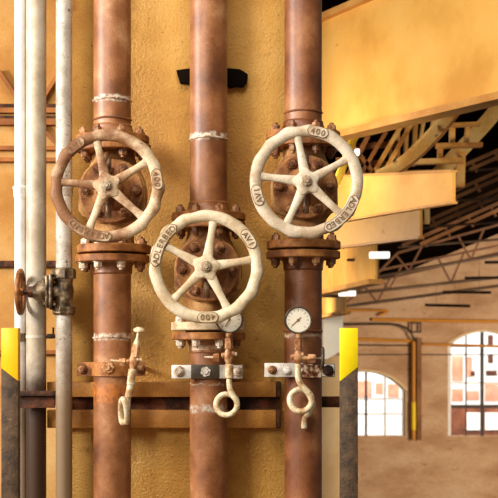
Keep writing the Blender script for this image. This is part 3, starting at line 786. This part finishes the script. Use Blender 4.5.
# right: flat bar in two tones
r = thing('pipe_bar', 'rust spotted silver flat bar across the right lower pipe', 'clamp', (0, 0, 0), 'straps and bars holding the lower pipes')
b = BM(); pbox(b, 264.5, 363, 303, 377, yf, .008); obj('flat_bar', b, M['silver'], r)
b = BM(); pbox(b, 301, 364, 321.5, 377.5, yf - .004, .011); obj('rusty_plate', b, mat('peeling_paint', [(60, 30, 14), (140, 78, 32), (206, 186, 160)], scale=46, rough=.6, bump=.3, contrast=(.36, .6)), r)
b = BM(); pbox(b, 321, 363.8, 335, 377, yf + .002, .007); obj('end_plate', b, M['dark_plate'], r)
b = BM(); pbox(b, 321.6, 364.4, 334.4, 376.4, yf + .0008, .002); obj('end_face', b, M['silver'], r)
bolt(r, (X(272.5), yf, Z(370)), 'small', 0, M['bolt']); bolt(r, (X(287), yf, Z(371)), 'small', 0, M['silver']); bolt(r, (X(328), yf, Z(370.5)), 'front', 0, M['rust_dark'])
for px in (272.5, 329):
    b = BM(); cyl(b, (X(px), yf + .007, Z(370)), (X(px), yw - .001, Z(370)), 2.2 * U, 12); obj('stud', b, M['bolt'], r)

# ------------------------------------------------------------------ gauges, cocks and coiled siphon tubes
DG = 6.0; YG = DG + CAMY; UG = DG / F
def G(x, y, dy=0.0):
    p = P(x, y, DG + dy); return p
def dial(r, cx, cy, needle_deg):
    b = BM(); c = G(cx, cy)
    lathe(b, [(13.2 * UG, -.03), (14.0 * UG, -.026), (14.0 * UG, .004), (13.4 * UG, .009), (12.4 * UG, .009), (12.2 * UG, .004), (12.2 * UG, -.001), (.1 * UG, -.001)], c, (0, -1, 0), 48); cs = obj('gauge_case', b, M['black'], r)
    b = BM(); pts = [c + Vector((13.1 * UG * math.cos(t), -.0085, 13.1 * UG * math.sin(t))) for t in [2 * PI * i / 48 for i in range(48)]]
    tube(b, pts, .8 * UG, 8, True); obj('bezel', b, M['bezel'], r)
    b = BM(); cyl(b, c + Vector((0, 0, 0)), c + Vector((0, -.0035, 0)), 12.1 * UG, 48); df = obj('dial_face', b, M['dial'], r)
    for k in range(13):
        t = math.radians(225 - 270 * k / 12); L_ = 2.2 if k % 2 == 0 else 1.3
        e = Vector((math.cos(t), 0, math.sin(t))); b = BM()
        bar(b, c + e * (10.6 - L_) * UG + Vector((0, -.0038, 0)), c + e * 10.6 * UG + Vector((0, -.0038, 0)), .5 * UG, .001); obj('tick_mark', b, M['gold'], df)
    t = math.radians(needle_deg); e = Vector((math.cos(t), 0, math.sin(t)))
    b = BM(); bar(b, c - e * 4 * UG + Vector((0, -.0055, 0)), c + e * 8.5 * UG + Vector((0, -.0055, 0)), .9 * UG, .001); cyl(b, c + Vector((0, -.0035, 0)), c + Vector((0, -.008, 0)), 1.4 * UG, 14); obj('needle', b, M['gold'], r)
def tee(r, x, y):
    b = BM(); cyl(b, G(x - 7, y), G(x + 6, y - 2.5), 3.0 * UG, 14, bev=.5 * UG); lathe(b, [(2.4 * UG, -8 * UG), (4.2 * UG, -4 * UG), (4.8 * UG, 0), (4.2 * UG, 3 * UG), (2.2 * UG, 8 * UG)], G(x, y), (0, 0, 1), 18)
    return obj('cock_body', b, M['cock'], r)

# middle gauge
r = thing('pressure_gauge', 'pressure gauge half hidden by the middle handwheel, on a coiled tube', 'gauge', (0, 0, 0), 'pressure gauges on coiled tubes')
dial(r, 229.3, 319.5, 240)
b = BM(); cyl(b, G(229.2, 333), G(229, 337), 3.4 * UG, 14, bev=.4 * UG); cyl(b, G(229, 337), G(228.8, 349), 1.8 * UG, 12); hexa(b, G(228.8, 349), (0, 0, 1), 4.0 * UG, 11 * UG, n=6, rot=.5); obj('union', b, M['cock'], r)
tee(r, 228.5, 356)
b = BM(); hexa(b, G(219, 357.5), (-1, 0, 0), 4.6 * UG, 6 * UG); hd = obj('packing_nut', b, M['cock'], r)
b = BM(); tube(b, [G(213.4, 357.3), G(204.5, 357)], 1.1 * UG, 10, rr=[1.3 * UG, .8 * UG]); obj('lever', b, M['siphon'], r)
b = BM(); cyl(b, G(234, 354.4), G(237, 353.8), 1.9 * UG, 12, bev=.3 * UG); obj('plug', b, M['bolt_light'], r)
b = BM(); cyl(b, G(229, 364), G(229.3, 378.5), 4.3 * UG, 18, bev=.6 * UG); obj('sleeve', b, M['siphon'], r)
def coil(cx, cy, R, t0, lead, tail, dy0=0.0, dy1=.03):
    pts = [G(x, y) for x, y in lead]
    n = 30
    for i in range(n + 1):
        t = math.radians(t0) - math.radians(350) * i / n
        pts.append(G(cx + R * math.cos(t), cy - R * math.sin(t), dy0 + (dy1 - dy0) * i / n))
    pts += tail
    return pts
b = BM()
pts = coil(226.6, 404.6, 10.5, 40, [(229.3, 378), (229.3, 383), (229.6, 388), (231.6, 393)], [G(236.6, 400, .05), G(237, 408, .075)], 0, .042)
tube(b, smooth_path(pts, 3), 2.9 * UG, 14); obj('siphon_tube', b, M['siphon'], r)
# right gauge
r = thing('pressure_gauge', 'pressure gauge with its whole white dial in view, before the right pipe', 'gauge', (0, 0, 0), 'pressure gauges on coiled tubes')
dial(r, 298.2, 320, 222)
b = BM(); cyl(b, G(298.4, 333.5), G(298.4, 338), 3.2 * UG, 14, bev=.4 * UG); cyl(b, G(298.4, 338), G(298.2, 350), 1.8 * UG, 12); hexa(b, G(298.2, 350), (0, 0, 1), 3.9 * UG, 11 * UG, rot=.5); obj('union', b, M['cock'], r)
tee(r, 298, 357)
b = BM(); hexa(b, G(308, 358.5), (1, 0, 0), 5.0 * UG, 7.5 * UG); cyl(b, G(302, 358), G(309, 358.5), 2.6 * UG, 12); obj('packing_nut', b, M['cock'], r)
b = BM(); cyl(b, G(315, 358.5), G(322, 358.5), 1.4 * UG, 10); obj('cock_stem', b, M['bronze'] if 'bronze' in M else M['brass'], r)
b = BM(); pts = [G(322.5, 358) + Vector((.0012 * math.sin(t), 9.5 * UG * math.cos(t), 9.5 * UG * math.sin(t))) for t in [2 * PI * i / 32 for i in range(32)]]
tube(b, pts, 1.7 * UG, 10, True)
for k in range(3):
    t = k * PI / 3; e = Vector((0, math.cos(t), math.sin(t))) * 9.5 * UG; tube(b, [G(322.5, 358) - e, G(322.5, 358) + e], .8 * UG, 8)
obj('cock_wheel', b, M['bezel'], r)
b = BM(); cyl(b, G(292.4, 357.5), G(290.5, 357.8), 2.6 * UG, 12, bev=.3 * UG); obj('plug', b, M['cock'], r)
b = BM()
pts = coil(300.8, 400.4, 11.0, 50, [(298.2, 364), (298.0, 371), (298.2, 378), (300.6, 384), (304, 388)], [G(310.5, 398, .05), G(312.6, 404, .06), G(310, 412, .07), G(305, 418, .08), G(304, 428, .085)], 0, .045)
tube(b, smooth_path(pts, 3), 3.1 * UG, 14); obj('siphon_tube', b, M['siphon'], r)
# left: capped cock without a gauge, loop seen edge on
r = thing('capped_cock', 'bronze cock with a mushroom cap, on an edge-on coiled tube beside the left pipe', 'valve', (0, 0, 0))
b = BM(); c = G(139, 331.5)
ax = Vector((.12, -.25, 1)).normalized()
lathe(b, [(5.2 * UG, 0), (5.8 * UG, 1 * UG), (5.2 * UG, 2.6 * UG), (3 * UG, 4 * UG), (.5 * UG, 4.4 * UG)], c, ax, 24); obj('mushroom_cap', b, M['siphon'], r)
b = BM(); tube(b, [G(138.8, 331), G(137.6, 338), G(137, 342), G(136.6, 345)], 1.8 * UG, 12, rr=[1.6 * UG, 1.5 * UG, 3.0 * UG, 3.6 * UG]); obj('neck', b, M['siphon'], r)
b = BM(); hexa(b, G(134.8, 357), Vector((.12, 0, 1)), 4.4 * UG, 13 * UG, rot=.4); obj('union', b, M['cock'], r)
tee(r, 133.3, 362)
b = BM(); hexa(b, G(125.5, 362), (-1, 0, 0), 4.2 * UG, 6.5 * UG); obj('packing_nut', b, M['cock'], r)
b = BM(); tube(b, [G(119.4, 361.4), G(110, 360.2)], 1.1 * UG, 10, rr=[1.4 * UG, .9 * UG]); obj('lever', b, M['siphon'], r)
b = BM(); cyl(b, G(139, 360.2), G(142, 359.8), 1.9 * UG, 12, bev=.3 * UG); obj('plug', b, M['siphon'], r)
b = BM(); cyl(b, G(132.4, 369), G(130.6, 385), 4.0 * UG, 16, bev=.6 * UG); cyl(b, G(130.6, 385), G(128, 398), 3.6 * UG, 16, bev=.6 * UG); obj('sleeve', b, M['siphon'], r)
b = BM()
cc = G(122.8, 411, 0.0); pts = [G(128.6, 395), G(127.6, 401, .004)]
for i in range(26):
    t = math.radians(20 - 350 * i / 25)
    pts.append(cc + Vector(((2.5 + 2.6 * math.cos(t + .6) - 3.2 * i / 25) * UG, 9 * UG * math.sin(t) - .01, 12 * UG * math.cos(t + 2.2) * 1.0)))
tube(b, smooth_path(pts, 3), 3.0 * UG, 12); obj('siphon_tube', b, M['siphon'], r)

# ------------------------------------------------------------------ painted pipes at the left, their clip and small valve
r = thing('service_pipe', 'slim white pipe at the far left edge of the wall', 'pipe', ((20.3 - 249) * 6.35 / F, .15, 0), 'painted pipes at the left')
rp = 5.9 * U
b = BM(); lathe(b, [(rp, 0), (rp, 4.2)], n=32); obj('tube', b, M['pipe_white'], r)
b = BM(); lathe(b, [(rp, ZU(196)), (rp + 1.0 * U, ZU(192)), (rp + 1.2 * U, ZU(186)), (rp + 1.9 * U, ZU(185)), (rp + 1.9 * U, ZU(183)), (rp + .4 * U, ZU(182))], n=32); obj('socket_joint', b, M['pipe_white'], r)
r = thing('service_pipe', 'thickest of the painted pipes, grey beige, beside the slim white pipe', 'pipe', ((36.2 - 249) * 6.32 / F, .12, 0), 'painted pipes at the left')
b = BM(); lathe(b, [(10.25 * U, 0), (10.25 * U, 4.2)], n=40); obj('tube', b, M['pipe_grey'], r)
r = thing('service_pipe', 'spotted grey pipe carrying the small bronze valve', 'pipe', (XU(64), 0, 0), 'painted pipes at the left')
b = BM(); lathe(b, [(8.1 * U, ZU(268)), (8.1 * U, 4.2)], n=36); obj('tube', b, M['pipe_spot'], r)
b = BM(); lathe(b, [(8.2 * U, 0), (8.2 * U, ZU(314))], n=36); obj('lower_tube', b, M['pipe_spot'], r)
b = BM(); lathe(b, [(8.1 * U, ZU(197)), (9.0 * U, ZU(195)), (9.2 * U, ZU(190)), (9.8 * U, ZU(189)), (9.8 * U, ZU(187)), (8.3 * U, ZU(186))], n=36); obj('socket_joint', b, M['pipe_spot'], r)
# clips
r = thing('pipe_clip', 'small bolted clip holding the slim white pipe to the thick grey pipe', 'clamp', (0, 0, 0))
b = BM(); lathe(b, [(rp + .3 * U, ZU(341)), (rp + 1.1 * U, ZU(341)), (rp + 1.1 * U, ZU(333)), (rp + .3 * U, ZU(333))], ((20.3 - 249) * 6.35 / F, .15, 0), n=28, cap=False); obj('band', b, M['bezel'], r)
b = BM(); lathe(b, [(10.3 * U, ZU(338)), (10.6 * U, ZU(338)), (10.6 * U, ZU(335)), (10.3 * U, ZU(335))], ((36.2 - 249) * 6.32 / F, .12, 0), n=32, cap=False); obj('band', b, M['pipe_grey'], r)
b = BM(); box(b, (XU(46), .12, ZU(336)), (6 * U, 4 * U, 5 * U), .002); hexa(b, (XU(48.3), .12, ZU(336)), (1, 0, 0), 2.6 * U, 3 * U); cyl(b, (XU(49.5), .12, ZU(338)), (XU(49.5), .12, ZU(327)), 1.0 * U, 8); obj('clip_bolt', b, M['dark_iron'], r)

v = thing('angle_valve', 'small tarnished bronze valve with an edge-on handwheel, on the spotted grey pipe', 'valve', (XU(64), 0, ZU(292)))
b = BM(); hexa(b, (0, 0, 13.5 * U), (0, 0, 1), 12 * U, 10 * U, n=8, rot=.2); obj('end_hex', b, M['brass'], v)
b = BM(); hexa(b, (0, 0, -15 * U), (0, 0, -1), 12.2 * U, 8 * U, n=8, rot=.2); obj('end_hex', b, M['brass'], v)
b = BM(); lathe(b, [(9.5 * U, -16 * U), (8.6 * U, -10 * U), (9.5 * U, -4 * U), (10 * U, 0), (9.5 * U, 4 * U), (8.6 * U, 9 * U), (10 * U, 15 * U)], n=28)
cyl(b, (0, 0, 0), (-12 * U, 0, 0), 9 * U, 24); obj('body', b, M['brass'], v)
b = BM(); box(b, (-11.6 * U, 0, 0), (3.4 * U, 30 * U, 36 * U), 1.4 * U); fl = obj('bonnet_flange', b, M['brass'], v)
b = BM(); box(b, (-15.6 * U, 0, 0), (3.0 * U, 27 * U, 33 * U), 1.4 * U); obj('bonnet_flange', b, M['brass'], v)
for sy in (-1, 1):
    for sz in (-1, 1):
        b = BM(); cyl(b, (-19 * U, sy * 10 * U, sz * 13 * U), (-7 * U, sy * 10 * U, sz * 13 * U), 1.5 * U, 8); hexa(b, (-17 * U, sy * 10 * U, sz * 13 * U), (-1, 0, 0), 2.8 * U, 2.6 * U); obj('bolt', b, M['brass'], v)
b = BM(); lathe(b, [(11.5 * U, 16.5 * U), (11.8 * U, 20 * U), (11.0 * U, 26 * U), (8 * U, 29 * U), (6 * U, 31 * U)], axis=(-1, 0, 0), n=28); hexa(b, (-18 * U, 0, 0), (-1, 0, 0), 12.6 * U, 4 * U); obj('bonnet', b, M['brass'], v)
b = BM(); hexa(b, (-30.5 * U, 0, 0), (-1, 0, 0), 6.4 * U, 5.5 * U); obj('packing_nut', b, M['rust_dark'], v)
b = BM(); cyl(b, (-34 * U, 0, 0), (-45 * U, 0, 0), 2.4 * U, 14); obj('stem', b, M['dark_iron'], v)
b = BM(); n, k = 40, 10
pts = [(-43.5 * U, 21.0 * U * math.cos(2 * PI * i / n), 21.0 * U * math.sin(2 * PI * i / n)) for i in range(n)]
tube(b, pts, 2.6 * U, 12, True); hw = obj('handwheel', b, M['wheel_edge'], v)
for q in range(4):
    t = q * PI / 2; b = BM(); tube(b, [(-43.5 * U, 0, 0), (-43.5 * U, 19.5 * U * math.cos(t), 19.5 * U * math.sin(t))], 2.2 * U, 10); obj('spoke', b, M['wheel_edge'], hw)
b = BM(); cyl(b, (-46.5 * U, 0, 0), (-40.5 * U, 0, 0), 4.2 * U, 16, bev=.5 * U); obj('hub', b, M['wheel_edge'], hw)

# rusty cross pieces and hazard posts
b = BM(); yb = .03
pbox(b, 12, 391, 55, 396, yb - .02, .055, .003); pbox(b, 12, 395, 55, 408, yb, .012, .003); box(b, (XU(54), (yb + yw - .062) / 2, ZU(400)), (.012, yw - .064 - yb, .05), .001)
tag(obj('angle_iron', b, M['rust_dark']), 'dark rusty angle iron crossing the foot of the thick grey pipe', 'bracket')
b = BM(); p, q = P(312, 397, 6.33), P(352, 407.5, 6.33); box(b, ((p.x + q.x) / 2, p.y + .05, (p.z + q.z) / 2), (q.x - p.x, .099, p.z - q.z), .004)
tag(obj('rusty_crossbar', b, M['rust_dark']), 'dark rusty crossbar between the right pipe and the yellow topped post', 'bar')
def hazard_post(label, x0, x1, yt, yl, yr, d, my):
    r = thing('hazard_post', label, 'post', (0, 0, 0), 'hazard posts in front of the pipes')
    b = BM(); prism(b, [P(x0, yt, d), P(x1, yt, d), P(x1, yr, d), P(x0, yl, d)], .06, .0015); obj('yellow_top', b, my, r)
    b = BM(); q0, q1 = P(x0, 0, d), P(x1, 0, d)
    prism(b, [P(x0, yl + .15, d), P(x1, yr + .15, d), (q1.x, q1.y, .0), (q0.x, q0.y, .0)], .06, .0015); obj('black_base', b, M['hazard_black'], r)
hazard_post('post with an amber top over black, at the left edge before the white pipe', 1.2, 18, 328, 368, 381, 5.5, M['yellow_l'])
hazard_post('post with a lemon yellow top over black, right of the right pipe', 340.5, 358, 328, 381, 367, 5.5, M['yellow_r'])

# ------------------------------------------------------------------ light, camera
def area(name, loc, target, size, power, col):
    l = bpy.data.lights.new(name, 'AREA'); l.energy = power; l.size = size; l.color = col
    o = bpy.data.objects.new(name, l); COL.objects.link(o); o.location = loc
    o.rotation_euler = (Vector(target) - Vector(loc)).to_track_quat('-Z', 'Y').to_euler()
    return o
area('window_light', (-5.4, -2.0, 3.4), (0, 0, 1.9), 1.3, 540, (1, .96, .91))
area('window_light_behind', (-4.0, -7.0, 4.4), (0, 0, 2.0), 2.0, 390, (1, .95, .86))  # added soft fill from behind the camera, no window there
area('skylight', (-.5, -4, 7.5), (1.0, 3, 2.5), 3, 330, (1, .93, .80))  # added overhead fill for girders and plate, not a roof light
area('lamp_behind_wall', (0.1, 4.2, 2.9), (1.4, 5.5, 2.9), .8, 15, (1, .88, .66))  # added fill hidden behind the plate, brightens the nearest girder
area('hall_lamp', (.25, 6.2, 3.0), (1.5, 7.2, 3.3), .5, 18, (1, .88, .66))  # added unseen fill for the lattice, no lamp hangs here
area('hall_lamp', (2.9, 4.6, 2.0), (1.8, 7.2, 3.2), .5, 34, (1, .88, .66))  # added fill outside the frame, warms the right lattice chord
area('hall_lamp', (-1.2, 9.5, 2.5), (1.5, 9.8, 2.4), .8, 75, (1, .88, .66))  # added hidden fill for the third girder
area('hall_lamp', (-.8, 12.5, 2.2), (1.5, 15.5, 2.2), .8, 95, (1, .88, .66))  # added hidden fill for the fourth girder
area('hall_lamp', (.2, 19.5, 1.9), (1.5, 23.5, 2.0), .8, 95, (1, .88, .70))  # added hidden fill for the smallest girder and the pale board
area('side_window', (22, 32, 0), (9, 62, 0.5), 8, 8600, (1, .88, .70))  # added fill that brightens the far wall, no opening modelled here
area('daylight_outside', (9, 66, 9), (9, 86, 1), 9, 12000, (1, .98, .95))
w = bpy.data.worlds.new('World'); sc.world = w; w.use_nodes = True
w.node_tree.nodes['Background'].inputs[0].default_value = (1, .93, .82, 1)
w.node_tree.nodes['Background'].inputs[1].default_value = .17

cam = bpy.data.cameras.new('Camera'); co = bpy.data.objects.new('Camera', cam); COL.objects.link(co)
co.location = (0, CAMY, EYE); co.rotation_euler = (PI / 2, 0, 0)
cam.sensor_width = 36; cam.lens = F / 498 * 36; cam.shift_y = 101 / 498
cam.clip_end = 400
cam.dof.use_dof = True; cam.dof.focus_distance = 6.0; cam.dof.aperture_fstop = 9.0
sc.camera = co
sc.view_settings.view_transform = 'Standard'; sc.view_settings.look = 'None'
sc.view_settings.exposure = 0; sc.view_settings.gamma = 1; sc.view_settings.use_curve_mapping = False
